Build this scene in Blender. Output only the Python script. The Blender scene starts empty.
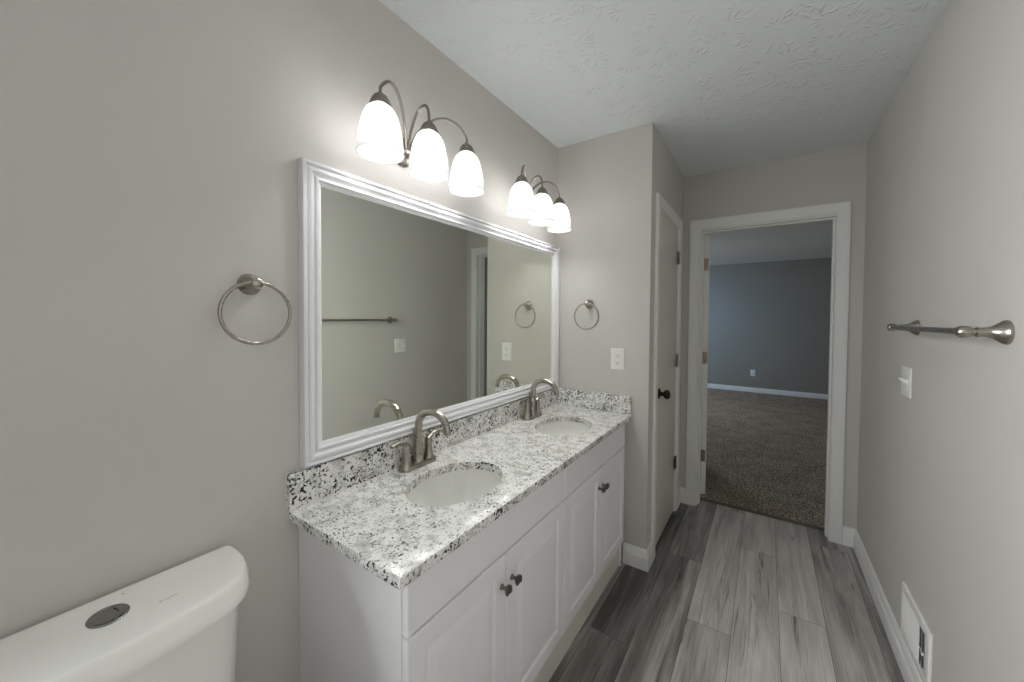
import bpy, bmesh, math, random
from math import sin, cos, pi, radians
from mathutils import Vector, Matrix
random.seed(7)
S = bpy.context.scene
COL = S.collection

# ------------------------------------------------------------------ camera
CAM = Vector((1.1007, -0.4873, 1.3855)); YAW, PITCH, ROLL, FPX = 0.57767, -0.02322, 0.00727, 369.687
fw = Vector((-sin(YAW)*cos(PITCH), cos(YAW)*cos(PITCH), sin(PITCH)))
rt = Vector((cos(YAW), sin(YAW), 0)); up = rt.cross(fw)
r2 = rt*cos(ROLL)+up*sin(ROLL); u2 = up*cos(ROLL)-rt*sin(ROLL)
cd = bpy.data.cameras.new('camera'); cam = bpy.data.objects.new('camera', cd); COL.objects.link(cam)
cam.matrix_world = Matrix(((r2.x, u2.x, -fw.x, CAM.x), (r2.y, u2.y, -fw.y, CAM.y), (r2.z, u2.z, -fw.z, CAM.z), (0, 0, 0, 1)))
cd.sensor_width = 36; cd.lens = FPX/1024*36
cd.shift_x = -12.797/1024; cd.shift_y = -14.649/1024
cd.clip_start = 0.02; cd.clip_end = 60
S.camera = cam

# ------------------------------------------------------------------ world, daylight, exposure
BULB = 68.0            # emission of each vanity bulb
REAR_FILL = 54.0        # added fill light through a made-up window behind the camera
BED_DAY = 54.0         # daylight through the bedroom window
S.view_settings.view_transform = 'Standard'; S.view_settings.look = 'None'
S.view_settings.gamma = 1; S.view_settings.use_curve_mapping = False
S.view_settings.exposure = 0.46
S.cycles.max_bounces = 14; S.cycles.diffuse_bounces = 9; S.cycles.glossy_bounces = 5
S.cycles.transmission_bounces = 8; S.cycles.transparent_max_bounces = 12
S.cycles.caustics_reflective = True; S.cycles.blur_glossy = 1.0; S.cycles.caustics_refractive = False
S.cycles.sample_clamp_indirect = 25.0; S.cycles.use_denoising = True
wd = bpy.data.worlds.new('sky'); S.world = wd; wd.use_nodes = True
wd.node_tree.nodes['Background'].inputs[0].default_value = (.55, .68, .9, 1)
wd.node_tree.nodes['Background'].inputs[1].default_value = 0.5

def area(name, loc, rot, sx, sy, power, col):
    l = bpy.data.lights.new(name, 'AREA'); l.shape = 'RECTANGLE'; l.size = sx; l.size_y = sy
    l.energy = power; l.color = col
    o = bpy.data.objects.new(name, l); COL.objects.link(o); o.location = loc; o.rotation_euler = rot
    return o

# ------------------------------------------------------------------ measures (metres)
H = 2.44; W = 1.588; YP = 1.566; XP = 0.572; YB = 2.486; YR = -2.3
BT = 0.115; YB2 = YB+BT; BEDY = 7.62; BX0, BX1 = -1.7, 2.75
rear_fill = area('added_rear_fill', (-.75, -2.05, 1.75), Vector((1, .85, -.1)).to_track_quat('-Z', 'Z').to_euler(), 1.3, 1.1, REAR_FILL, (.975, .985, 1))  # added light, turned to brighten the right wall
rear_fill.data.spread = radians(110)
area('bedroom_window_daylight', (BX0-0.35, 5.6, 1.95), (0, radians(-58), 0), 1.2, 1.3, BED_DAY, (.92, .95, .96))
sky = area('bedroom_window_sky', (BX0-.45, 5.2, 1.75), Vector((1.9, 2.1, -.35)).to_track_quat('-Z', 'Z').to_euler(), .9, .9, BED_DAY*.13, (.25, .55, 1))
sky.data.spread = radians(60)

# ------------------------------------------------------------------ materials
def nodes(name):
    m = bpy.data.materials.new(name); m.use_nodes = True
    nt = m.node_tree; b = nt.nodes['Principled BSDF']
    return m, nt, b, (lambda t, **k: mk(nt, t, k))
def mk(nt, t, k):
    n = nt.nodes.new(t)
    for a, v in k.items():
        if a.startswith('i_'):
            key = a[2:]
            n.inputs[int(key) if key.isdigit() else key].default_value = v
        else: setattr(n, a, v)
    return n
def srgb(r, g, b):
    f = lambda c: (c/255/12.92) if c/255 <= .04045 else ((c/255+.055)/1.055)**2.4
    return (f(r), f(g), f(b), 1)
def ramp(nt, stops, interp='LINEAR'):
    n = nt.nodes.new('ShaderNodeValToRGB'); cr = n.color_ramp; cr.interpolation = interp
    cr.elements[0].position, cr.elements[0].color = stops[0]
    cr.elements[1].position, cr.elements[1].color = stops[1]
    for p, c in stops[2:]:
        e = cr.elements.new(p); e.color = c
    return n
def bump(nt, b, hsock, strength, dist):
    n = nt.nodes.new('ShaderNodeBump'); n.inputs['Strength'].default_value = strength; n.inputs['Distance'].default_value = dist
    nt.links.new(hsock, n.inputs['Height']); nt.links.new(n.outputs[0], b.inputs['Normal'])
def math_(nt, op, a, b=None, c=None):
    n = nt.nodes.new('ShaderNodeMath'); n.operation = op
    for i, v in enumerate((a, b, c)):
        if v is None: continue
        if isinstance(v, (int, float)): n.inputs[i].default_value = v
        else: nt.links.new(v, n.inputs[i])
    return n.outputs[0]

def plain(name, col, rough=.5, metal=0, nscale=0, nstr=.1, ndist=.001, spec=.5, coat=0):
    m, nt, b, N = nodes(name)
    b.inputs['Base Color'].default_value = col; b.inputs['Roughness'].default_value = rough
    b.inputs['Metallic'].default_value = metal; b.inputs['Specular IOR Level'].default_value = spec
    b.inputs['Coat Weight'].default_value = coat
    if nscale:
        tc = N('ShaderNodeTexCoord'); no = N('ShaderNodeTexNoise', i_Scale=nscale, i_Detail=4.0)
        nt.links.new(tc.outputs['Object'], no.inputs['Vector']); bump(nt, b, no.outputs[0], nstr, ndist)
    return m

def wall_mat(name, col):
    m, nt, b, N = nodes(name)
    tc = N('ShaderNodeTexCoord')
    n1 = N('ShaderNodeTexNoise', i_Scale=1.3, i_Detail=2.0); n2 = N('ShaderNodeTexNoise', i_Scale=170.0, i_Detail=3.0)
    n3 = N('ShaderNodeTexNoise', i_Scale=6.0, i_Detail=4.0)
    for n in (n1, n2, n3): nt.links.new(tc.outputs['Object'], n.inputs['Vector'])
    dk = tuple(c*.955 for c in col[:3])+(1,)
    r = ramp(nt, [(.35, dk), (.65, col)]); nt.links.new(n1.outputs[0], r.inputs[0])
    nt.links.new(r.outputs[0], b.inputs['Base Color'])
    b.inputs['Roughness'].default_value = .62; b.inputs['Specular IOR Level'].default_value = .3
    h = math_(nt, 'MULTIPLY_ADD', n3.outputs[0], 2.2, n2.outputs[0])
    bump(nt, b, h, .16, .0015)
    return m
M = {}
M['wall'] = wall_mat('greige_wall_paint', srgb(207, 204, 199))
M['bed_wall'] = wall_mat('grey_bedroom_paint', srgb(152, 148, 138))
M['trim'] = plain('white_trim_paint', srgb(238, 238, 236), .32, nscale=40, nstr=.02)
M['cab'] = plain('white_cabinet_paint', srgb(238, 238, 240), .35, nscale=30, nstr=.04)
M['door'] = plain('offwhite_door_paint', srgb(222, 221, 210), .3, nscale=18, nstr=.06, ndist=.002)
M['frame'] = plain('white_gloss_frame', srgb(236, 236, 238), .28)
M['porcelain'] = plain('white_porcelain', srgb(236, 236, 231), .09, coat=.5)
M['plastic'] = plain('white_plastic', srgb(238, 238, 235), .3)
M['dark'] = plain('dark_slot', srgb(25, 25, 25), .7)
M['bronze'] = plain('dark_bronze', srgb(52, 46, 40), .3, metal=.9)
M['knobmetal'] = plain('dark_nickel', srgb(125, 121, 115), .28, metal=1)
M['hinge'] = plain('hinge_brass_nickel', srgb(140, 127, 111), .35, metal=1)
M['chrome'] = plain('chrome', srgb(150, 150, 149), .22, metal=1)
M['logo'] = plain('grey_print', srgb(165, 165, 160), .4)
M['caulk'] = plain('white_caulk', srgb(225, 223, 216), .5)
M['thresh'] = plain('dark_transition_strip', srgb(112, 107, 100), .45, nscale=60)

def brushed(name, col, rough):
    m, nt, b, N = nodes(name)
    b.inputs['Metallic'].default_value = 1; b.inputs['Base Color'].default_value = col
    tc = N('ShaderNodeTexCoord'); mp = N('ShaderNodeMapping'); mp.inputs['Scale'].default_value = (30, 30, 900)
    no = N('ShaderNodeTexNoise', i_Scale=1.0, i_Detail=2.0)
    nt.links.new(tc.outputs['Object'], mp.inputs[0]); nt.links.new(mp.outputs[0], no.inputs['Vector'])
    r = ramp(nt, [(.3, (rough*.93,)*3+(1,)), (.7, (rough*1.08,)*3+(1,))]); nt.links.new(no.outputs[0], r.inputs[0])
    nt.links.new(r.outputs[0], b.inputs['Roughness'])
    return m
M['nickel'] = brushed('brushed_nickel', srgb(172, 166, 156), .28)
M['fixture'] = brushed('dark_brushed_nickel', srgb(150, 144, 136), .3)

def ceiling_mat():
    m, nt, b, N = nodes('stomped_ceiling_texture')
    b.inputs['Base Color'].default_value = srgb(232, 237, 238); b.inputs['Roughness'].default_value = .85
    tc = N('ShaderNodeTexCoord'); hs = []
    for sc, off, k in ((6.5, 0, 9), (8.5, 3.3, 11), (5.2, 8.1, 8)):
        mp = N('ShaderNodeMapping'); mp.inputs['Location'].default_value = (off, off*.7, 0)
        nt.links.new(tc.outputs['Object'], mp.inputs[0])
        nz = N('ShaderNodeTexNoise', i_Scale=14.0, i_Detail=2.0); nt.links.new(mp.outputs[0], nz.inputs['Vector'])
        vo = N('ShaderNodeTexVoronoi', voronoi_dimensions='2D', i_Scale=sc); nt.links.new(mp.outputs[0], vo.inputs['Vector'])
        vs = N('ShaderNodeVectorMath', operation='SUBTRACT'); nt.links.new(mp.outputs[0], vs.inputs[0])
        nt.links.new(vo.outputs['Position'], vs.inputs[1])
        sp = N('ShaderNodeSeparateXYZ'); nt.links.new(vs.outputs[0], sp.inputs[0])
        sc_ = N('ShaderNodeSeparateColor'); nt.links.new(vo.outputs['Color'], sc_.inputs[0])
        ang = math_(nt, 'ARCTAN2', sp.outputs[1], sp.outputs[0])
        a2 = math_(nt, 'ADD', ang, math_(nt, 'MULTIPLY', sc_.outputs[0], 6.283))
        a3 = math_(nt, 'ADD', math_(nt, 'MULTIPLY', a2, k), math_(nt, 'MULTIPLY', nz.outputs[0], 16.0))
        ridge = math_(nt, 'POWER', math_(nt, 'MULTIPLY_ADD', math_(nt, 'SINE', a3), .5, .5), 4.0)
        fan = math_(nt, 'GREATER_THAN', math_(nt, 'SINE', a2), .35)
        rad = vo.outputs['Distance']
        mr = N('ShaderNodeMapRange', interpolation_type='SMOOTHSTEP'); nt.links.new(rad, mr.inputs[0])
        mr.inputs[1].default_value = .42; mr.inputs[2].default_value = .3
        mi = N('ShaderNodeMapRange', interpolation_type='SMOOTHSTEP'); nt.links.new(rad, mi.inputs[0])
        mi.inputs[1].default_value = .12; mi.inputs[2].default_value = .24
        h = math_(nt, 'MULTIPLY', ridge, math_(nt, 'MULTIPLY', mr.outputs[0], mi.outputs[0]))
        hs.append(math_(nt, 'MULTIPLY', h, fan))
    fine = N('ShaderNodeTexNoise', i_Scale=75.0, i_Detail=4.0); nt.links.new(tc.outputs['Object'], fine.inputs['Vector'])
    tot = math_(nt, 'ADD', math_(nt, 'ADD', hs[0], hs[1]), hs[2])
    tot = math_(nt, 'MULTIPLY_ADD', fine.outputs[0], .6, tot)
    bump(nt, b, tot, .55, .004)
    return m
M['ceiling'] = ceiling_mat()

def plank_mat():
    m, nt, b, N = nodes('grey_vinyl_planks')
    PW, PL = .178, 1.22
    tc = N('ShaderNodeTexCoord'); sp = N('ShaderNodeSeparateXYZ'); nt.links.new(tc.outputs['Object'], sp.inputs[0])
    xr = math_(nt, 'DIVIDE', math_(nt, 'ADD', sp.outputs[0], .07), PW)
    row = math_(nt, 'FLOOR', xr)
    yr = math_(nt, 'ADD', math_(nt, 'DIVIDE', sp.outputs[1], PL), math_(nt, 'MULTIPLY', row, .381))
    colm = math_(nt, 'FLOOR', yr)
    idv = N('ShaderNodeCombineXYZ'); nt.links.new(row, idv.inputs[0]); nt.links.new(colm, idv.inputs[1])
    wn = N('ShaderNodeTexWhiteNoise', noise_dimensions='3D'); nt.links.new(idv.outputs[0], wn.inputs['Vector'])
    rnd = wn.outputs['Value']
    cv = N('ShaderNodeCombineXYZ')
    nt.links.new(sp.outputs[0], cv.inputs[0]); nt.links.new(sp.outputs[1], cv.inputs[1]); nt.links.new(math_(nt, 'MULTIPLY', rnd, 40), cv.inputs[2])
    def noise(sx, sy, det, dist=0.0, rough=.6):
        mp = N('ShaderNodeMapping'); mp.inputs['Scale'].default_value = (sx, sy, 1)
        nt.links.new(cv.outputs[0], mp.inputs[0])
        n = N('ShaderNodeTexNoise', i_Scale=1.0, i_Detail=det, i_Roughness=rough, i_Distortion=dist)
        nt.links.new(mp.outputs[0], n.inputs['Vector']); return n.outputs[0]
    broad = noise(11, .9, 4.0, .8); grain = noise(120, 3.0, 6.0, .5, .75); streak = noise(26, 1.1, 6.0, 1.6, .62); wash = noise(5, 1.0, 3.0, .5)
    v = math_(nt, 'MULTIPLY_ADD', grain, .35, math_(nt, 'MULTIPLY', broad, .62))
    v = math_(nt, 'ADD', v, math_(nt, 'MULTIPLY', math_(nt, 'SUBTRACT', rnd, .5), .07))
    v = math_(nt, 'ADD', v, math_(nt, 'MULTIPLY', math_(nt, 'SUBTRACT', wash, .5), .35))
    # boards differ by row; shade by the cabinet and sheen mid room painted in
    row_shading = (-.12, -.11, -.12, -.16, -.04, .10, .15, .11, .01, -.06)
    rr = ramp(nt, [(0, (row_shading[0]+.5,)*3+(1,)), (.1, (row_shading[1]+.5,)*3+(1,))]+[(k/10, (row_shading[k]+.5,)*3+(1,)) for k in range(2, 10)], 'CONSTANT')
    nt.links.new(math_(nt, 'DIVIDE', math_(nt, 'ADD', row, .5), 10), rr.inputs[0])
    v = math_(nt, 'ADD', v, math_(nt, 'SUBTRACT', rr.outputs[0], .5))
    r = ramp(nt, [(.26, srgb(84, 80, 77)), (.74, srgb(226, 223, 219)), (.40, srgb(132, 128, 125)), (.55, srgb(184, 180, 176))])
    nt.links.new(v, r.inputs[0])
    dkr = ramp(nt, [(.31, (.3, .3, .3, 1)), (.41, (1, 1, 1, 1))]); nt.links.new(streak, dkr.inputs[0])
    mx = N('ShaderNodeMix', data_type='RGBA', blend_type='MIX'); mx.inputs[6].default_value = srgb(58, 54, 52)
    nt.links.new(dkr.outputs[0], mx.inputs[0]); nt.links.new(r.outputs[0], mx.inputs[7])
    fx = math_(nt, 'FRACT', xr); fy = math_(nt, 'FRACT', yr)
    ex = math_(nt, 'MINIMUM', fx, math_(nt, 'SUBTRACT', 1, fx)); ey = math_(nt, 'MULTIPLY', math_(nt, 'MINIMUM', fy, math_(nt, 'SUBTRACT', 1, fy)), PL/PW)
    e = math_(nt, 'MINIMUM', ex, ey)
    sm = N('ShaderNodeMapRange', interpolation_type='SMOOTHSTEP'); sm.inputs[1].default_value = .001; sm.inputs[2].default_value = .009
    nt.links.new(e, sm.inputs[0])
    mx2 = N('ShaderNodeMix', data_type='RGBA'); mx2.inputs[6].default_value = srgb(74, 71, 69)
    nt.links.new(sm.outputs[0], mx2.inputs[0]); nt.links.new(mx.outputs[2], mx2.inputs[7])
    nt.links.new(mx2.outputs[2], b.inputs['Base Color'])
    b.inputs['Roughness'].default_value = .42
    bump(nt, b, math_(nt, 'MULTIPLY_ADD', sm.outputs[0], .6, math_(nt, 'MULTIPLY', grain, .4)), .25, .001)
    return m
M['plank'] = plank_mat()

def carpet_mat():
    m, nt, b, N = nodes('brown_fleck_carpet')
    tc = N('ShaderNodeTexCoord')
    n1 = N('ShaderNodeTexNoise', i_Scale=74.0, i_Detail=4.0, i_Roughness=.8); n2 = N('ShaderNodeTexNoise', i_Scale=5.0, i_Detail=3.0)
    v = N('ShaderNodeTexVoronoi', i_Scale=120.0)
    for n in (n1, n2, v): nt.links.new(tc.outputs['Object'], n.inputs['Vector'])
    r = ramp(nt, [(.36, srgb(66, 59, 54)), (.62, srgb(246, 236, 222)), (.5, srgb(168, 155, 142))]); nt.links.new(n1.outputs[0], r.inputs[0])
    mx = N('ShaderNodeMix', data_type='RGBA', blend_type='MULTIPLY'); mx.inputs[0].default_value = 1
    r2_ = ramp(nt, [(.35, (.78, .78, .78, 1)), (.65, (1, 1, 1, 1))]); nt.links.new(n2.outputs[0], r2_.inputs[0])
    nt.links.new(r.outputs[0], mx.inputs[6]); nt.links.new(r2_.outputs[0], mx.inputs[7]); nt.links.new(mx.outputs[2], b.inputs['Base Color'])
    b.inputs['Roughness'].default_value = .95; b.inputs['Specular IOR Level'].default_value = .1
    bump(nt, b, math_(nt, 'ADD', n1.outputs[0], v.outputs['Distance']), .9, .008)
    return m
M['carpet'] = carpet_mat()

def granite_mat(name, fleck, k0):
    m, nt, b, N = nodes(name)
    tc = N('ShaderNodeTexCoord')
    base = N('ShaderNodeTexNoise', i_Scale=26.0, i_Detail=5.0, i_Roughness=.65)
    gry = N('ShaderNodeTexNoise', i_Scale=95.0, i_Detail=4.0, i_Roughness=.65, i_Distortion=.7)
    blk = N('ShaderNodeTexNoise', i_Scale=fleck, i_Detail=3.0, i_Roughness=.6, i_Distortion=.4)
    clu = N('ShaderNodeTexNoise', i_Scale=14.0, i_Detail=3.0)
    blot = N('ShaderNodeTexNoise', i_Scale=6.0, i_Detail=3.0, i_Distortion=.8)
    for n in (base, gry, blk, clu, blot): nt.links.new(tc.outputs['Object'], n.inputs['Vector'])
    r = ramp(nt, [(.36, srgb(196, 195, 190)), (.54, srgb(241, 241, 238))]); nt.links.new(base.outputs[0], r.inputs[0])
    g = ramp(nt, [(.575, (0, 0, 0, 1)), (.63, (1, 1, 1, 1))]); nt.links.new(gry.outputs[0], g.inputs[0])
    mx = N('ShaderNodeMix', data_type='RGBA'); nt.links.new(g.outputs[0], mx.inputs[0]); nt.links.new(r.outputs[0], mx.inputs[6]); mx.inputs[7].default_value = srgb(128, 125, 120)
    bl = math_(nt, 'ADD', blk.outputs[0], math_(nt, 'MULTIPLY', math_(nt, 'SUBTRACT', clu.outputs[0], .5), .35))
    k = ramp(nt, [(k0, (0, 0, 0, 1)), (k0+.035, (1, 1, 1, 1))]); nt.links.new(bl, k.inputs[0])
    mx2 = N('ShaderNodeMix', data_type='RGBA'); nt.links.new(k.outputs[0], mx2.inputs[0]); nt.links.new(mx.outputs[2], mx2.inputs[6]); mx2.inputs[7].default_value = srgb(38, 37, 38)
    q = ramp(nt, [(.67, (0, 0, 0, 1)), (.76, (.5, .5, .5, 1))]); nt.links.new(blot.outputs[0], q.inputs[0])
    mx3 = N('ShaderNodeMix', data_type='RGBA'); nt.links.new(q.outputs[0], mx3.inputs[0]); nt.links.new(mx2.outputs[2], mx3.inputs[6]); mx3.inputs[7].default_value = srgb(120, 118, 122)
    nt.links.new(mx3.outputs[2], b.inputs['Base Color'])
    b.inputs['Roughness'].default_value = .16
    return m
M['granite'] = granite_mat('white_speckled_granite', 140.0, .615)
M['granite_coarse_shaded'] = granite_mat('coarse_flecked_shaded_granite', 108.0, .562)     # bigger black flecks; their density paints shade into the upright strips and cut edge

def mirror_mat():
    m, nt, b, N = nodes('mirror_silvering')
    b.inputs['Metallic'].default_value = 1; b.inputs['Roughness'].default_value = 0.005
    b.inputs['Base Color'].default_value = (.86, .895, .82, 1)
    return m
M['mirror'] = mirror_mat()

def shade_mat():
    m = bpy.data.materials.new('frosted_white_glass'); m.use_nodes = True; nt = m.node_tree
    for n in list(nt.nodes): nt.nodes.remove(n)
    out = nt.nodes.new('ShaderNodeOutputMaterial')
    tl = nt.nodes.new('ShaderNodeBsdfTranslucent'); tl.inputs[0].default_value = (.2, .2, .2, 1)
    df = nt.nodes.new('ShaderNodeBsdfDiffuse'); df.inputs[0].default_value = (.62, .62, .62, 1)
    tr = nt.nodes.new('ShaderNodeBsdfTransparent'); tr.inputs[0].default_value = (.97, .97, .96, 1)
    gl = nt.nodes.new('ShaderNodeBsdfGlossy'); gl.inputs['Roughness'].default_value = .2
    a = nt.nodes.new('ShaderNodeMixShader'); a.inputs[0].default_value = .35
    nt.links.new(tl.outputs[0], a.inputs[1]); nt.links.new(df.outputs[0], a.inputs[2])
    c = nt.nodes.new('ShaderNodeMixShader'); c.inputs[0].default_value = .34
    nt.links.new(a.outputs[0], c.inputs[1]); nt.links.new(tr.outputs[0], c.inputs[2])
    d = nt.nodes.new('ShaderNodeMixShader'); d.inputs[0].default_value = .05
    nt.links.new(c.outputs[0], d.inputs[1]); nt.links.new(gl.outputs[0], d.inputs[2])
    nt.links.new(d.outputs[0], out.inputs[0])
    return m
M['shade'] = shade_mat()
def bulb_mat():
    m = bpy.data.materials.new('lit_bulb'); m.use_nodes = True; nt = m.node_tree
    b = nt.nodes['Principled BSDF']; b.inputs['Base Color'].default_value = (.9, .9, .9, 1)
    b.inputs['Emission Color'].default_value = (1, .995, .99, 1); b.inputs['Emission Strength'].default_value = BULB
    return m
M['bulb'] = bulb_mat()
def pane_mat():
    m = bpy.data.materials.new('window_glass'); m.use_nodes = True; nt = m.node_tree
    for n in list(nt.nodes): nt.nodes.remove(n)
    out = nt.nodes.new('ShaderNodeOutputMaterial'); tr = nt.nodes.new('ShaderNodeBsdfTransparent'); gl = nt.nodes.new('ShaderNodeBsdfGlossy')
    gl.inputs['Roughness'].default_value = .02
    a = nt.nodes.new('ShaderNodeMixShader'); a.inputs[0].default_value = .06
    nt.links.new(tr.outputs[0], a.inputs[1]); nt.links.new(gl.outputs[0], a.inputs[2]); nt.links.new(a.outputs[0], out.inputs[0])
    return m
M['pane'] = pane_mat()

# ------------------------------------------------------------------ mesh helpers
def root_loc(p):
    v = Vector((0, 0, 0))
    while p is not None: v = v+p.location; p = p.parent
    return v
def obj(name, bm, mat, parent=None, smooth=True, angle=35):
    """link one mesh; vertices are given in world space and moved into the space of the thing"""
    bmesh.ops.remove_doubles(bm, verts=bm.verts, dist=1e-6)
    bmesh.ops.recalc_face_normals(bm, faces=bm.faces)
    bmesh.ops.translate(bm, verts=bm.verts, vec=-root_loc(parent))
    if smooth:
        for f in bm.faces: f.smooth = True
        for e in bm.edges:
            if len(e.link_faces) == 2 and e.calc_face_angle(0) > radians(angle): e.smooth = False
    me = bpy.data.meshes.new(name); bm.to_mesh(me); bm.free()
    me.materials.append(M[mat])
    o = bpy.data.objects.new(name, me); COL.objects.link(o); o.parent = parent
    return o
def thing(name, label, cat, loc=(0, 0, 0), group=None):
    o = bpy.data.objects.new(name, None); COL.objects.link(o); o.location = loc; o.empty_display_size = .05
    o['label'] = label; o['category'] = cat
    if group: o['group'] = group
    return o
def struct(o): o['kind'] = 'structure'; return o
def copy_tree(o, parent=None):
    c = o.copy(); COL.objects.link(c); c.parent = parent
    for ch in list(o.children): copy_tree(ch, c)
    return c
def box(bm, x0, x1, y0, y1, z0, z1, bev=0, seg=2):
    r = bmesh.ops.create_cube(bm, size=1); vs = r['verts']
    bmesh.ops.scale(bm, verts=vs, vec=(x1-x0, y1-y0, z1-z0))
    bmesh.ops.translate(bm, verts=vs, vec=((x0+x1)/2, (y0+y1)/2, (z0+z1)/2))
    if bev:
        es = set(e for v in vs for e in v.link_edges)
        bmesh.ops.bevel(bm, geom=list(es), offset=bev, segments=seg, affect='EDGES', profile=.6)
    return bm
def loft(bm, rings, close=True, cap=True):
    """rings: lists of points, same length"""
    R = [[bm.verts.new(p) for p in r] for r in rings]; n = len(R[0])
    for a, b in zip(R, R[1:]):
        for i in range(n if close else n-1):
            j = (i+1) % n
            try: bm.faces.new((a[i], a[j], b[j], b[i]))
            except ValueError: pass
    if cap:
        for r in (R[0], R[-1]):
            try: bm.faces.new(r)
            except ValueError: pass
    return bm
def frame_axes(d):
    d = Vector(d).normalized(); a = Vector((0, 0, 1)) if abs(d.z) < .9 else Vector((0, 1, 0))
    x = a.cross(d).normalized(); return x, d.cross(x), d
def lathe(bm, prof, c, axis=(0, 0, 1), seg=32, cap=True, sx=1, sy=1):
    x, y, d = frame_axes(axis); c = Vector(c)
    return loft(bm, [[c+d*h+x*(r*sx*cos(2*pi*i/seg))+y*(r*sy*sin(2*pi*i/seg)) for i in range(seg)] for r, h in prof], cap=cap)
def tube(bm, pts, rad, seg=14, closed=False, cap=True, flat=(1, 1)):
    pts = [Vector(p) for p in pts]; n = len(pts); rings = []
    rad = rad if isinstance(rad, (list, tuple)) else [rad]*n
    ref = None
    for i, p in enumerate(pts):
        if closed: t = pts[(i+1) % n]-pts[i-1]
        else: t = pts[min(i+1, n-1)]-pts[max(i-1, 0)]
        t.normalize()
        if ref is None: ref = frame_axes(t)[0]
        x = (ref-t*ref.dot(t)).normalized(); y = t.cross(x); ref = x
        rings.append([p+x*(rad[i]*flat[0]*cos(2*pi*k/seg))+y*(rad[i]*flat[1]*sin(2*pi*k/seg)) for k in range(seg)])
    if closed: rings.append(rings[0])
    return loft(bm, rings, cap=cap and not closed)
def bez(p0, p1, p2, p3, n=16):
    p0, p1, p2, p3 = map(Vector, (p0, p1, p2, p3)); o = []
    for i in range(n+1):
        t = i/n; o.append(p0*(1-t)**3+p1*(3*t*(1-t)**2)+p2*(3*t*t*(1-t))+p3*t**3)
    return o
def rect_sweep(bm, a0, a1, b0, b1, prof, f, u_shape=False):
    """mitred moulding round a rectangle; prof: (inset, depth) closed polygon; f(a,b,d)->point"""
    rings = []
    cn = [(0, 0), (0, 1), (1, 1), (1, 0)]
    for ca, cb in cn:
        ring = []
        for w, d in prof:
            a = a0+w if ca == 0 else a1-w
            b = (b1-w) if cb else (b0 if u_shape else b0+w)
            ring.append(f(a, b, d))
        rings.append(ring)
    if not u_shape: rings.append(rings[0])
    return loft(bm, rings, cap=u_shape)
def base_sweep(bm, path, prof):
    """skirting along an xy polyline (room on the left hand of travel); prof: (out, z) closed polygon"""
    P = [Vector((x, y)) for x, y in path]; rings = []
    for i, p in enumerate(P):
        ds = []
        if i > 0: ds.append((P[i]-P[i-1]).normalized())
        if i < len(P)-1: ds.append((P[i+1]-P[i]).normalized())
        ns = [Vector((-d.y, d.x)) for d in ds]
        n = ns[0] if len(ns) == 1 else (ns[0]+ns[1])/(1+ns[0].dot(ns[1]))
        rings.append([(p.x+n.x*o, p.y+n.y*o, z) for o, z in prof])
    return loft(bm, rings)
NEW = bmesh.new

# ------------------------------------------------------------------ room shell
T = .1
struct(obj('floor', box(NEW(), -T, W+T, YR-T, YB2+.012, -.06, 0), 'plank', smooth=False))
struct(obj('floor_bedroom', box(NEW(), BX0-T, BX1+T, YB2+.014, BEDY+T, -.06, .025), 'carpet', smooth=False))
struct(obj('ceiling', box(NEW(), -T, W+T, YR-T, YB, H, H+.08), 'ceiling', smooth=False))
struct(obj('ceiling_bedroom', box(NEW(), BX0-T, BX1+T, YB, BEDY+T, H, H+.08), 'ceiling', smooth=False))
struct(obj('wall_right', box(NEW(), W, W+T, YR, YB, 0, H), 'wall', smooth=False))
struct(obj('wall_partition', box(NEW(), -T, XP, YP, YP+T, 0, H), 'wall', smooth=False))
CY0, CY1, CZ = 1.722, 2.318, 2.035          # closet door rough opening
bm = box(NEW(), XP-T, XP, YP+T, CY0, 0, H); box(bm, XP-T, XP, CY1, YB, 0, H); box(bm, XP-T, XP, CY0, CY1, CZ, H)
struct(obj('wall_closet', bm, 'wall', smooth=False))
DX0, DX1, DZ = .680, 1.473, 2.047           # bedroom door rough opening
bm = box(NEW(), BX0, DX0, YB, YB2, 0, H); box(bm, DX1, BX1, YB, YB2, 0, H); box(bm, DX0, DX1, YB, YB2, DZ, H)
struct(obj('wall_back', bm, 'wall', smooth=False))
struct(obj('wall_front', box(NEW(), -T, W+T, YR-T, YR, 0, H), 'wall', smooth=False))
wy0, wy1, wz0, wz1 = -2.0, -.84, 1.08, 2.08     # unseen window behind the camera, added to let the fill light in
bm = box(NEW(), -T, 0, YR, wy0, 0, H); box(bm, -T, 0, wy1, YP, 0, H); box(bm, -T, 0, wy0, wy1, 0, wz0); box(bm, -T, 0, wy0, wy1, wz1, H)
struct(obj('wall_left', bm, 'wall', smooth=False))
def window(name, f, a0, a1, b0, b1):
    bm = NEW(); rect_sweep(bm, a0+.001, a1-.001, b0+.001, b1-.001, [(0, .02), (0, .07), (.035, .07), (.035, .02)], f)
    w = struct(obj(name, bm, 'trim', smooth=False))
    bm = NEW(); mid = (b0+b1)/2
    loft(bm, [[f(a0+.03, mid-.02, .03), f(a0+.03, mid+.02, .03), f(a0+.03, mid+.02, .06), f(a0+.03, mid-.02, .06)], [f(a1-.03, mid-.02, .03), f(a1-.03, mid+.02, .03), f(a1-.03, mid+.02, .06), f(a1-.03, mid-.02, .06)]])
    obj('meeting_rail', bm, 'trim', w, smooth=False)
    bm = NEW(); loft(bm, [[f(a0+.033, b0+.033, d), f(a1-.033, b0+.033, d), f(a1-.033, b1-.033, d), f(a0+.033, b1-.033, d)] for d in (.043, .047)])
    obj('pane', bm, 'pane', w, smooth=False)
    return w
window('added_window_1', lambda a, b, d: (-d, a, b), wy0, wy1, wz0, wz1)
by0, by1, bz0, bz1 = 5.0, 6.25, .9, 2.15
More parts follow.
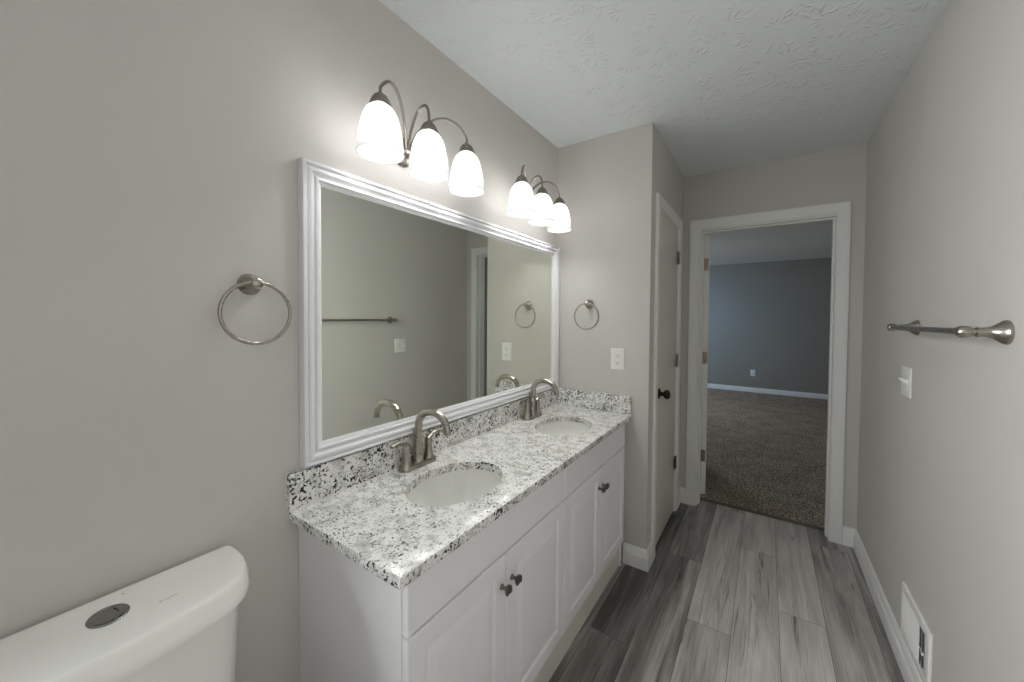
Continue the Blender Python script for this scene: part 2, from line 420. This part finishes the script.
bm = box(NEW(), BX0-T, BX0, YB2, by0, 0, H); box(bm, BX0-T, BX0, by1, BEDY, 0, H); box(bm, BX0-T, BX0, by0, by1, 0, bz0); box(bm, BX0-T, BX0, by0, by1, bz1, H)
struct(obj('wall_bedroom_left', bm, 'bed_wall', smooth=False))
window('window_2', lambda a, b, d: (BX0-d, a, b), by0, by1, bz0, bz1)
struct(obj('wall_bedroom_right', box(NEW(), BX1, BX1+T, YB2, BEDY, 0, H), 'bed_wall', smooth=False))
struct(obj('wall_bedroom_back', box(NEW(), BX0, BX1, BEDY, BEDY+T, 0, H), 'bed_wall', smooth=False))
struct(obj('trim_threshold', box(NEW(), DX0+.02, DX1-.02, YB2-.006, YB2+.0135, .0003, .016, .004), 'thresh'))

# baseboards
BB = [(0, 0), (.016, 0), (.016, .066), (.0148, .072), (.0105, .078), (.0095, .084), (.0092, .094), (.0072, .103), (.0042, .109), (0, .112)]
def bb(name, path): return struct(obj(name, base_sweep(NEW(), path, BB), 'trim', angle=25))
CO0, CO1 = 1.662, 2.378                      # closet casing outer edges
bb('baseboard_partition', [(.446, YP), (XP, YP), (XP, CO0)][::-1])
bb('baseboard_closet', [(XP, CO1), (XP, YB), (.62, YB)][::-1])
bb('baseboard_right', [(1.523, YB), (W, YB), (W, YR)][::-1])
bb('baseboard_left', [(0, YR), (0, -.02)][::-1])
struct(obj('baseboard_bedroom', base_sweep(NEW(), [(BX1, BEDY), (BX0, BEDY)], [(o, .025+z*.78) for o, z in BB]), 'trim', angle=25))

# door casings (mitred moulding)
CAS = [(0, 0), (0, .012), (.003, .0155), (.010, .0165), (.022, .0163), (.028, .0152), (.046, .0140), (.054, .0138), (.058, .0115), (.062, .008), (.062, 0)]
bm = NEW(); rect_sweep(bm, CO0, CO1, 0, CZ+.056, CAS, lambda a, b, d: (XP+d, a, b), True)
struct(obj('trim_closet_casing', bm, 'trim', angle=25))
CAS2 = [(w*.068/.062, d) for w, d in CAS]
bm = NEW(); rect_sweep(bm, .619, 1.522, 0, 2.107, CAS2, lambda a, b, d: (a, YB-d, b), True)
struct(obj('trim_door_casing', bm, 'trim', angle=25))
bm = NEW(); rect_sweep(bm, .619, 1.522, .026, 2.107, CAS2, lambda a, b, d: (a, YB2+d, b), True)
struct(obj('trim_bedroom_casing', bm, 'trim', angle=25))
# jambs with door stop
bm = NEW(); rect_sweep(bm, DX0, DX1, .0005, DZ, [(0, 0), (0, BT), (.018, BT), (.018, .075), (.029, .075), (.029, .04), (.018, .04), (.018, 0)], lambda a, b, d: (a, YB+d, b), True)
struct(obj('trim_door_jamb', bm, 'trim', smooth=False))
bm = NEW(); rect_sweep(bm, CY0, CY1, 0, CZ, [(0, 0), (0, .09), (.016, .09), (.016, 0)], lambda a, b, d: (XP-d, a, b), True)
struct(obj('trim_closet_jamb', bm, 'trim', smooth=False))

# ------------------------------------------------------------------ doors
def hinge(bm, c, z, dirs, h=.089):
    """butt hinge: knuckle barrel plus a leaf on each side"""
    c = Vector((c[0], c[1], z))
    for i in range(5):
        lathe(bm, [(.0058, 0), (.0058, h/5-.0012)], c+Vector((0, 0, -h/2+i*h/5)), seg=12)
    for d, n in dirs:
        d = Vector(d).normalized(); n = Vector(n).normalized()
        q = [c+d*.003-n*.001, c+d*.032-n*.001, c+d*.032+n*.0016, c+d*.003+n*.0016]
        loft(bm, [[p+Vector((0, 0, -h/2)) for p in q], [p+Vector((0, 0, h/2)) for p in q]])
    return bm
d1 = struct(obj('door_1', box(NEW(), XP-.037, XP-.002, CY0+.018, CY1-.018, .012, CZ-.019, .002), 'door'))
for z in (1.815, 1.09, .362):
    obj('hinge', hinge(NEW(), (XP+.0065, CY1-.0165), z, [((0, -1, -0), (-1, 0, 0))]), 'hinge' if z > 1 else 'bronze', d1)
kp = (XP-.002, CY0+.018+.06, .937)
bm = NEW(); lathe(bm, [(.0315, 0), (.0325, .003), (.031, .007), (.024, .010), (.012, .013), (.0115, .026), (.014, .031)], kp, (1, 0, 0))
lathe(bm, [(.012, .030), (.021, .033), (.0265, .040), (.0285, .048), (.0265, .057), (.019, .064), (.008, .067), (0.0005, .0675)], kp, (1, 0, 0))
obj('door_knob', bm, 'bronze', d1)
# bedroom door: hinged on the left jamb, swung into the bedroom
pv = Vector((DX0+.021, YB2+.022)); ang = radians(103)
def dl(a, t, z): # a along the slab from the hinge, t through the slab
    u = Vector((cos(ang), sin(ang))); n = Vector((u.y, -u.x)); p = pv+u*(a+.004)+n*t
    return (p.x, p.y, z)
bm = NEW(); loft(bm, [[dl(0, -.0, z), dl(.71, -.0, z), dl(.71, .037, z), dl(0, .037, z)] for z in (.036, 2.022)])
bmesh.ops.bevel(bm, geom=bm.edges[:], offset=.0015, segments=1, affect='EDGES')
d2 = struct(obj('door_2', bm, 'trim'))
un_ = Vector((cos(ang), sin(ang), 0))
for z in (1.80, 1.09, .337):
    hb = hinge(NEW(), (pv.x-.002, pv.y-.002), z, [((un_.y, -un_.x, 0), (-un_.x, -un_.y, 0)), ((0, -1, 0), (1, 0, 0))])
    obj('hinge', hb, 'hinge', d2)
bm = NEW()
for s, t in ((1, .037), (-1, 0)):
    c = dl(.65, t, .94); ax = Vector((un_.y, -un_.x, 0))*s
    lathe(bm, [(.031, 0), (.031, .006), (.012, .012), (.012, .028), (.024, .034), (.028, .046), (.02, .06), (.001, .064)], c, ax)
obj('door_knob', bm, 'bronze', d2)

# ------------------------------------------------------------------ vanity cabinet
VX = .444; VY0, VY1 = .031, 1.530
van = thing('vanity_cabinet', 'long white double vanity cabinet with four raised panel doors under the granite counter', 'cabinet', (.22, .77, 0))
bm = box(NEW(), .002, VX, VY0, VY0+.018, 0, .8195); box(bm, .002, VX, VY1-.018, VY1, 0, .8195)
box(bm, .002, .014, VY0+.018, VY1-.018, .1, .8195); box(bm, .014, VX-.02, VY0+.018, VY1-.018, .1, .118)
# face frame
for a, b_ in ((VY0+.018, .05), (.755, .815), (1.475, VY1-.018)): box(bm, VX-.019, VX, a, b_, .119, .8195)
for a, b_ in ((.119, .165), (.655, .71), (.775, .8195)): box(bm, VX-.0185, VX-.0005, VY0+.018, VY1-.018, a, b_)
obj('cabinet_body', bm, 'cab', van, smooth=False)
obj('toe_board', box(NEW(), VX-.022, VX-.0105, VY0+.0185, VY1-.0185, 0, .1185), 'door', van, smooth=False)
def slab(bm, y0, y1, z0, z1, panel):
    f = lambda a, b, d: (VX+.0005+d, a, b)
    prof = [(0, 0), (0, .0145), (.0015, .017), (.004, .018)]
    if panel: prof += [(.050, .018), (.0525, .0155), (.056, .0128), (.062, .0125), (.066, .0132), (.086, .0172), (.089, .0178), (.092, .018)]
    rings = [[f(y0+w, z0+w, d), f(y1-w, z0+w, d), f(y1-w, z1-w, d), f(y0+w, z1-w, d)] for w, d in prof]
    return loft(bm, rings)
ys = [.034, .402, .788, 1.157, 1.512]
knob_ys = [.402-.026, .402+.026, 1.157-.022, 1.157+.022]
def cab_knob(y, z):
    bm = NEW(); c = (VX+.0185, y, z)
    lathe(bm, [(.0085, 0), (.0085, .002), (.0055, .005), (.005, .014), (.0075, .018)], c, (1, 0, 0), seg=20)
    q = .0125; rings = []
    for s, h, dish in ((.55, .016, 0), (.95, .0195, 0), (1, .022, 0), (1, .0255, 0), (.93, .0275, 0)):
        ring = []
        for i in range(24):
            t = 2*pi*i/24; cc, ss = cos(t), sin(t); k = (abs(cc)**5+abs(ss)**5)**(-.2)
            rr = q*s*k; bow = .0035*(abs(cc*k)**2) if h > .019 else 0
            ring.append((c[0]+h+bow, y+rr*cc, z+rr*ss))
        rings.append(ring)
    return loft(bm, rings)
for i in range(4):
    a, b_ = ys[i]+.0015, ys[i+1]-.0015
    d = obj('door', slab(NEW(), a, b_, .15, .68, True), 'cab', van, angle=12)
    k = obj('knob', cab_knob(knob_ys[i], .592), 'knobmetal', d); k['label'] = 'square dark nickel knob'
for a, b_ in ((.034, .788), (.788, 1.512)):
    obj('drawer_front', slab(NEW(), a+.0015, b_-.0015, 0.686, .806, False), 'cab', van, angle=12)

# ------------------------------------------------------------------ countertop with sink cut-outs
ZC = .849; ZB = .821; CX = .482
SINKS = [(.262, .398), (.262, 1.165)]; SA, SB = .134, .176
ctop = thing('countertop', 'white granite countertop with black and grey specks and backsplash along the mirror wall', 'countertop', (.24, .78, ZB))
bm = NEW()
def ring_face(bm, z, inset):
    x0, x1, y0, y1 = 0.001, CX-inset, inset, YP-.001
    outer = [bm.verts.new(p) for p in ((x0, y0, z), (x1, y0, z), (x1, y1, z), (x0, y1, z))]
    loops = [outer]
    for sx, sy in SINKS:
        loops.append([bm.verts.new((sx+SA*cos(2*pi*i/64), sy+SB*sin(2*pi*i/64), z)) for i in range(64)])
    es = []
    for L in loops:
        for i in range(len(L)): es.append(bm.edges.new((L[i], L[(i+1) % len(L)])))
    bmesh.ops.triangle_fill(bm, use_beauty=True, edges=es)
    return loops
t_ = ring_face(bm, ZC, .004); b__ = ring_face(bm, ZB, .004)
mids = []
for z, ins in ((ZC-.0012, .0012), (ZC-.004, 0), (ZB+.004, 0), (ZB+.0012, .0012)):
    mids.append([bm.verts.new(p) for p in ((.001, ins, z), (CX-ins, ins, z), (CX-ins, YP-.001, z), (.001, YP-.001, z))])
seq = [t_[0]]+mids+[b__[0]]
for a, b_ in zip(seq, seq[1:]):
    for i in range(4): bm.faces.new((a[i], a[(i+1) % 4], b_[(i+1) % 4], b_[i]))
for a, b_ in zip(t_[1:], b__[1:]):
    for i in range(64): bm.faces.new((a[i], a[(i+1) % 64], b_[(i+1) % 64], b_[i]))
slab_o = obj('counter_slab', bm, 'granite', ctop, angle=30)
slab_o.data.materials.append(M['granite_coarse_shaded'])
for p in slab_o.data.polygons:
    if abs(p.normal.z) < .5: p.material_index = 1  # denser flecks darken the upright faces in place of shade
obj('backsplash', box(NEW(), .001, .021, .0, YP-.001, ZC+.0003, .951, .0018), 'granite_coarse_shaded', ctop, angle=60)
obj('side_splash', box(NEW(), .0215, CX-.002, YP-.021, YP-.001, ZC+.0003, .951, .0018), 'granite_coarse_shaded', ctop, angle=60)
bm = box(NEW(), .0005, .004, -.003, 0.0, .815, .953); box(bm, .0005, .005, 0, YP-.001, .951, .9535); box(bm, .021, .024, 0.002, YP-.022, ZC, ZC+.0025)
obj('caulk_line', bm, 'caulk', ctop, smooth=False)

# ------------------------------------------------------------------ sinks
def sink(sx, sy, label):
    t = thing('sink', label, 'sink', (sx, sy, ZB-.002), 'undermount sinks')
    bm = NEW(); n = 64; prof = []
    el = lambda k, z: [(sx+(SA+.006)*k*cos(2*pi*i/n), sy+(SB+.006)*k*sin(2*pi*i/n), z) for i in range(n)]
    zt = ZB-.0012
    inner = [(1.0, 0), (.985, -.012), (.95, -.045), (.88, -.08), (.76, -.108), (.58, -.126), (.36, -.136), (.16, -.1395), (.13, -.14)]
    outer = [(.13, -.15), (.4, -.148), (.62, -.138), (.82, -.118), (.95, -.085), (1.02, -.045), (1.05, -.016), (1.13, -.014), (1.13, 0)]
    rings = [el(k, zt+z) for k, z in inner+outer]; rings.append(rings[0])
    obj('basin', loft(bm, rings, cap=False), 'porcelain', t, angle=50)
    bm = NEW(); lathe(bm, [(.0225, -.1395), (.0225, -.1365), (.018, -.1355), (.016, -.139), (.013, -.139), (.0125, -.134), (.001, -.133)], (sx, sy, zt), seg=28)
    obj('drain', bm, 'chrome', t)
sink(*SINKS[0], 'near white oval undermount sink, closest to the toilet')
sink(*SINKS[1], 'far white oval undermount sink, beside the granite side splash')

# ------------------------------------------------------------------ faucets
def faucet_proto():
    t = thing('faucet', 'brushed nickel arched faucet behind the near sink, closest to the toilet', 'faucet', (0, 0, 0), 'bathroom faucets')
    bm = NEW()
    def stad(L, D, z, n=12):
        o = []
        for s in (1, -1):
            for i in range(n+1):
                a = (0 if s > 0 else pi)+pi*i/n
                o.append((D*.5*cos(a), s*(L*.5-D*.5)+D*.5*sin(a), z))
        return o
    obj('base_plate', loft(bm, [stad(.158, .052, 0), stad(.160, .054, .004), stad(.156, .050, .012), stad(.150, .044, .0165), stad(.14, .034, .018)]), 'nickel', t)
    # spout
    pts = [(0, 0, .016), (0, 0, .03), (0, 0, .055), (0.001, 0, .085), (0.003, 0, .118)]; rad = [.022, .0195, .017, .0155, .0142]
    R = .0715; cx, cz = .0755, .146
    for i in range(1, 17):
        a = pi-i*(pi*.98)/16
        pts.append((cx+R*cos(a), 0, cz+R*sin(a)*.82)); rad.append(.0140-.0016*i/16)
    e = pts[-1]
    pts += [(e[0]+.001, 0, e[2]-.008), (e[0]+.001, 0, e[2]-.012)]; rad += [.0128, .0128]
    obj('spout', tube(NEW(), pts, rad, 20), 'nickel', t)
    for s in (-1, 1):
        y = s*.052; bm = NEW()
        lathe(bm, [(.0205, .015), (.0185, .02), (.016, .035), (.0135, .055), (.0128, .07), (.0132, .078), (.011, .084), (.001, .087)], (0, y, 0), seg=24)
        pth = bez((0, y-s*.006, .082), (0, y+s*.012, .101), (0.0, y+s*.04, .104), (.003, y+s*.064, .099), 12)
        tube(bm, pth, [.0125-.0035*i/12 for i in range(13)], 12, flat=(1, .72))
        obj('handle', bm, 'nickel', t)
    bm = NEW(); tube(bm, [(-.018, 0, .015), (-.018, 0, .118)], .0026, 10)
    lathe(bm, [(.0028, .116), (.006, .119), (.0065, .126), (.004, .132), (.0005, .134)], (-.018, 0, 0), seg=16)
    obj('lift_rod', bm, 'nickel', t)
    return t
fa = faucet_proto()
fb = copy_tree(fa)
fa.location = (.054, .415, ZC+.0003); fb.location = (.054, 1.200, ZC+.0003)
fb['label'] = 'brushed nickel arched faucet behind the far sink, close to the side splash'

# ------------------------------------------------------------------ wall mirror
MY0, MY1, MZ0, MZ1 = .036, 1.552, .957, 1.823
mir = thing('wall_mirror', 'large rectangular wall mirror in a white ridged frame above the counter', 'mirror', (0, .797, .957))
FP = [(0, .001), (0, .022), (.002, .027), (.008, .029), (.011, .027), (.0125, .0195), (.016, .0195), (.0175, .0245), (.022, .027), (.027, .0255), (.033, .019), (.037, .0155), (.0385, .0135), (.040, .019), (.043, .0212), (.047, .0205), (.0485, .0145), (.052, .0135), (.057, .0115), (.060, .0085), (.060, .001)]
bm = NEW(); rect_sweep(bm, MY0, MY1, MZ0, MZ1, FP, lambda a, b, d: (d, a, b))
obj('mirror_frame', bm, 'frame', mir, angle=28)
obj('mirror_glass', box(NEW(), .002, .0075, MY0+.05, MY1-.05, MZ0+.05, MZ1-.05), 'mirror', mir, smooth=False)

# ------------------------------------------------------------------ vanity lights
def light_proto():
    t = thing('vanity_light', 'three shade nickel vanity light above the near left half of the mirror', 'light', (0, 0, 0), 'vanity lights')
    bm = NEW(); lathe(bm, [(.052, .001), (.053, .006), (.049, .012), (.041, .017), (.030, .021), (.022, .026), (.018, .034), (.011, .040), (.001, .042)], (0, 0, .008), (1, 0, 0), seg=40, sx=.8, sy=1.0)
    obj('back_plate', bm, 'fixture', t)
    X = .14; ztop = .040
    for dy in (-.187, 0, .187):
        s = (dy > 0)-(dy < 0)
        if s: pth = bez((.032, s*.008, .0), (.045, s*.012, .10), (X*.85, dy*.62, .215), (X, dy, .095), 26)
        else: pth = bez((.036, 0, .004), (.045, 0, .135), (X*1.0, 0, .185), (X, 0, .09), 22)
        pth += [Vector((X, dy, ztop+.028))]
        obj('arm', tube(NEW(), pth, .0047, 12), 'fixture', t)
        bm = NEW(); lathe(bm, [(.006, .038), (.010, .036), (.0115, .031), (.0185, .029), (.0215, .025), (.0220, .021), (.0255, .019), (.0275, .014), (.0280, .009), (.0310, .006), (.0315, .0), (.030, -.002), (.001, -.002)], (X, dy, ztop), seg=28)
        obj('shade_holder', bm, 'fixture', t)
        prof = [(.031, 0), (.0395, -.008), (.0485, -.025), (.0545, -.046), (.0600, -.072), (.0640, -.098), (.0665, -.122), (.0675, -.138)]
        pr = prof+[(r-.003, h) for r, h in prof[::-1]]
        rings = pr+[pr[0]]
        bm = NEW(); lathe(bm, rings, (X, dy, ztop-.003), seg=40, cap=False)
        sh = obj('shade', bm, 'shade', t); sh['label'] = 'frosted white glass bell shade'
        bm = NEW(); lathe(bm, [(.001, -.104), (.015, -.101), (.0245, -.092), (.028, -.079), (.025, -.063), (.018, -.048), (.0135, -.036), (.0135, -.02)], (X, dy, ztop), seg=12)
        obj('bulb', bm, 'bulb', sh)
    return t
la = light_proto(); lb = copy_tree(la)
la.location = (0, .388, 1.964); lb.location = (0, 1.138, 1.968)
lb['label'] = 'three shade nickel vanity light above the far mirror end, beside the partition'

# ------------------------------------------------------------------ towel rings
def towel_ring(name, label, loc, rz):
    t = thing(name, label, 'towel ring', (0, 0, 0), 'towel rings')
    bm = NEW(); lathe(bm, [(.0265, .0005), (.027, .004), (.024, .008), (.0165, .014), (.011, .024), (.0095, .036), (.011, .040)], (0, 0, 0), (1, 0, 0), seg=32)
    lathe(bm, [(.008, .037), (.0125, .040), (.0138, .046), (.0125, .052), (.007, .056), (.0005, .057)], (0, 0, 0), (1, 0, 0), seg=24)
    obj('wall_post', bm, 'nickel', t)
    R = .0752; n = 72
    obj('ring', tube(NEW(), [(.046, R*sin(2*pi*i/n), -R+.003+R*cos(2*pi*i/n)) for i in range(n)], .0044, 12, closed=True), 'nickel', t)
    t.location = loc; t.rotation_euler = (0, 0, rz)
    return t
towel_ring('towel_ring', 'brushed nickel towel ring on the left wall beside the mirror frame', (0, -.082, 1.465), 0)
towel_ring('towel_ring', 'brushed nickel towel ring on the partition above the outlet', (.221, YP, 1.469), radians(-90))

# ------------------------------------------------------------------ towel bar on right wall
tb = thing('towel_bar', 'brushed nickel towel bar on the right wall above the light switch', 'towel bar', (W, 1.2, 1.3585))
for y in (.888, 1.515):
    bm = NEW(); lathe(bm, [(.0295, .0005), (.030, .004), (.0285, .008), (.0225, .015), (.016, .024), (.0125, .034), (.0115, .044), (.0125, .048), (.0125, .051), (.0085, .054), (.008, .058)], (W, y, 1.3585), (-1, 0, 0), seg=36)
    lathe(bm, [(.008, .057), (.0125, .060), (.0150, .066), (.0155, .072), (.0150, .078), (.0115, .084), (.0005, .087)], (W, y, 1.3585), (-1, 0, 0), seg=28)
    obj('wall_post', bm, 'nickel', tb)
obj('bar', tube(NEW(), [(W-.072, .888, 1.3585), (W-.072, 1.515, 1.3585)], .0085, 20), 'nickel', tb)

# ------------------------------------------------------------------ electrical plates
sw = thing('light_switch', 'white double toggle light switch on the right wall below the towel bar', 'switch', (W, 1.628, 1.137))
obj('switch_plate', box(NEW(), W-.0065, W-.0005, 1.562, 1.678, 1.077, 1.197, .0025), 'plastic', sw, angle=50)
for y in (1.597, 1.643):
    bm = box(NEW(), W-.0085, W-.0066, y-.006, y+.006, 1.124, 1.15)
    loft(bm, [[(W-.008, y-.0045, 1.131), (W-.008, y+.0045, 1.131), (W-.008, y+.0045, 1.143), (W-.008, y-.0045, 1.143)], [(W-.021, y-.004, 1.144), (W-.021, y+.004, 1.144), (W-.020, y+.004, 1.151), (W-.020, y-.004, 1.151)]])
    obj('toggle', bm, 'plastic', sw, smooth=False)
for y in (1.597, 1.643):
    for z in (1.107, 1.167): obj('screw', lathe(NEW(), [(.003, 0), (.003, .001), (.001, .0013)], (W-.0066, y, z), (-1, 0, 0), seg=12), 'plastic', sw)

def outlet(name, label, f, decora):
    """f(a, d, b): a across, d out of the wall, b up, round the plate centre"""
    t = thing(name, label, 'outlet', f(0, 0, 0))
    def bx(bm, a0, a1, d0, d1, b0, b1):
        return loft(bm, [[f(a0, d0, b0), f(a1, d0, b0), f(a1, d0, b1), f(a0, d0, b1)], [f(a0, d1, b0), f(a1, d1, b0), f(a1, d1, b1), f(a0, d1, b1)]])
    bm = NEW(); w, h = (.040, .0605)
    loft(bm, [[f(-k*w, d, -m*h), f(k*w, d, -m*h), f(k*w, d, m*h), f(-k*w, d, m*h)] for k, m, d in ((1, 1, .0005), (1, 1, .003), (.97, .98, .005), (.93, .955, .006))])
    obj('outlet_plate', bm, 'plastic', t, smooth=False)
    if decora:
        obj('receptacle', bx(NEW(), -.0165, .0165, .0062, .0085, -.033, .033), 'plastic', t, smooth=False)
        bm = NEW(); bx(bm, -.0085, -.0005, .0087, .0098, -.0085, -.001); bx(bm, -.0085, -.0005, .0087, .0098, .001, .0085)
        obj('reset_button', bx(NEW(), -.009, .009, .0087, .0098, .0008, .0065), 'plastic', t, smooth=False)
        obj('test_button', bx(NEW(), -.009, .009, .0087, .0098, -.0065, -.0008), 'plastic', t, smooth=False)
        cs = (.0205, -.0205)
    else:
        cs = (.0195, -.0195)
        for c in cs:
            bm = NEW(); loft(bm, [[f(.0165*cos(2*pi*i/28), d, c+max(-.0125, min(.0125, .0165*sin(2*pi*i/28)))) for i in range(28)] for d in (.0062, .0085)])
            obj('receptacle', bm, 'plastic', t, smooth=False)
    for c in cs:
        for a in (-.0075, .0055): obj('slot', bx(NEW(), a, a+.002, .0086, .0092, c-.003, c+.005), 'dark', t, smooth=False)
        bm = NEW(); loft(bm, [[f(.0024*cos(2*pi*i/12), d, c-.0075+.0024*sin(2*pi*i/12)) for i in range(12)] for d in (.0086, .0092)])
        obj('ground_hole', bm, 'dark', t, smooth=False)
    return t
outlet('outlet', 'white outlet with two buttons on the partition under the towel ring', lambda a, d, b: (.397+a, YP-d, 1.153+b), True)
outlet('outlet', 'small white outlet low on the dark bedroom wall seen through the doorway', lambda a, d, b: (.915+a, BEDY-d, .385+b), False)

# ------------------------------------------------------------------ wall register
vy0, vy1, vz0, vz1 = 1.275, 1.575, .136, .336
vent = thing('wall_vent', 'white metal wall vent low on the right wall above the baseboard', 'vent', (W, 1.425, vz0))
bm = NEW(); rect_sweep(bm, vy0, vy1, vz0, vz1, [(0, .0005), (0, .004), (.004, .009), (.026, .011), (.030, .009), (.030, .0005)], lambda a, b, d: (W-d, a, b))
obj('vent_frame', bm, 'plastic', vent, angle=25)
obj('vent_back', box(NEW(), W-.0017, W-.0005, vy0+.03, vy1-.03, vz0+.03, vz1-.03), 'dark', vent, smooth=False)
mid = (vy0+vy1)/2-.045
for k in range(10):      # vertical louvres, two banks angled opposite ways
    y = vy0+.042+k*(vy1-vy0-.084)/9
    s = .0095 if y > mid else -.0068
    bm = NEW(); z0, z1 = vz0+.0305, vz1-.0305
    loft(bm, [[(W-.002, y-s, z), (W-.010, y+s, z), (W-.0105, y+s+.0008, z), (W-.0025, y-s+.0008, z)] for z in (z0, z1)])
    obj('louver', bm, 'plastic', vent, smooth=False)
obj('damper_lever', box(NEW(), W-.017, W-.0108, vy0+.034, vy0+.044, .232, .238, .001), 'plastic', vent)
obj('cross_bar', box(NEW(), W-.0122, W-.0106, vy0+.0305, mid-.012, .231, .236), 'plastic', vent, smooth=False)

# ------------------------------------------------------------------ toilet
TY = -.345
toi = thing('toilet', 'white toilet with dual flush tank against the left wall', 'toilet', (.3, TY, 0))
half = [(.013, .207), (.017, .212), (.03, .2145), (.06, .2155), (.10, .213), (.13, .206), (.155, .195), (.178, .178), (.196, .154), (.207, .122), (.214, .085), (.219, .045), (.221, 0)]
def dshape(z, inset=0, front=0):
    """D-shaped tank outline at height z, shrunk by inset, its front pushed out by front"""
    res = []
    for x, h in half+[(x, -h) for x, h in half[-2::-1]]:
        fx = (x-.013)/.208
        res.append((max(.012, .117+(x-.117)*(1-inset/.105)+front*fx), TY+h*(1-inset/.215), z))
    return res
bm = NEW()
lid = [dshape(.786, .014), dshape(.786, .002, .008), dshape(.789, -.002, .010), dshape(.797, -.003, .010), dshape(.808, -.002, .006), dshape(.820, -.0005, .002), dshape(.8265, .0015), dshape(.8305, .0045), dshape(.8325, .009), dshape(.8332, .014), dshape(.8334, .03)]
obj('tank_lid', loft(bm, lid), 'porcelain', toi, angle=42)
bm = NEW()
obj('tank', loft(bm, [dshape(.395, .06), dshape(.40, .045), dshape(.42, .036), dshape(.50, .029), dshape(.65, .021), dshape(.783, .015)]), 'porcelain', toi, angle=60)
bc = (.101, TY, .8332)
bm = NEW(); lathe(bm, [(.031, 0), (.031, .0012), (.0295, .0024), (.0265, .0022), (.0255, .0008), (.001, .0008)], bc, seg=48, sx=1, sy=.88)
fb_ = obj('flush_plate', bm, 'chrome', toi); fb_['label'] = 'oval chrome dual flush plate'
def halfbtn(a0, a1, r0):
    bm = NEW(); rings = []
    for r, h in ((1, .001), (1, .0022), (.95, .0027)):
        ring = []
        for i in range(25):
            t = a0+(a1-a0)*i/24; ring.append((bc[0]+.021*r*cos(t), bc[1]+r0+.024*r*sin(t), bc[2]+h))
        for i in range(1, 8):
            k = i/8; p, q = ring[24], ring[0]; bow = .004*sin(pi*k)
            ring.append((p[0]+(q[0]-p[0])*k, p[1]+(q[1]-p[1])*k+bow, bc[2]+h))
        rings.append(ring)
    return loft(bm, rings)
obj('flush_button', halfbtn(radians(20), radians(160), .0012), 'chrome', fb_)
obj('flush_button', halfbtn(radians(168), radians(372), -.0006), 'chrome', fb_)
bm = NEW()        # faint grey print on the lid: a row of tiny strokes
for k, (w, h) in enumerate(((.0028, .005), (.0016, .003), (.0024, .003), (.002, .004), (.0024, .003), (.0016, .0045), (.0024, .003))):
    y = -.284+k*.0038; box(bm, .134-h/2, .134+h/2, y, y+w, .8333, .8338)
obj('lid_print', bm, 'logo', toi, smooth=False)
obj('lid_mark', box(NEW(), .043, .047, -.319, -.315, .8333, .8338), 'logo', toi, smooth=False)
def egg(z, x0, x1, w, n=40):
    o = []; xc = x0+(x1-x0)*.45
    for i in range(n):
        t = 2*pi*i/n; c, s = cos(t), sin(t); o.append((xc+((x1-xc) if c > 0 else (xc-x0))*c, TY+w*s*(1-.12*max(0, c)), z))
    return o
bm = NEW(); loft(bm, [egg(0, .16, .56, .105), egg(.02, .165, .55, .098), egg(.12, .17, .53, .09), egg(.22, .14, .60, .12), egg(.31, .08, .68, .165), egg(.37, .05, .715, .182), egg(.392, .045, .72, .184), egg(.394, .06, .70, .17)])
obj('bowl', bm, 'porcelain', toi, angle=60)
bm = NEW(); loft(bm, [egg(.3955, .20, .722, .186), egg(.400, .198, .726, .189), egg(.412, .20, .724, .187), egg(.414, .22, .70, .17)])
obj('seat', bm, 'plastic', toi, angle=60)
bm = NEW(); loft(bm, [egg(.4155, .20, .722, .186), egg(.422, .198, .726, .189), egg(.434, .203, .720, .184), egg(.44, .24, .68, .15), egg(.442, .35, .56, .06)])
obj('seat_cover', bm, 'plastic', toi, angle=60)
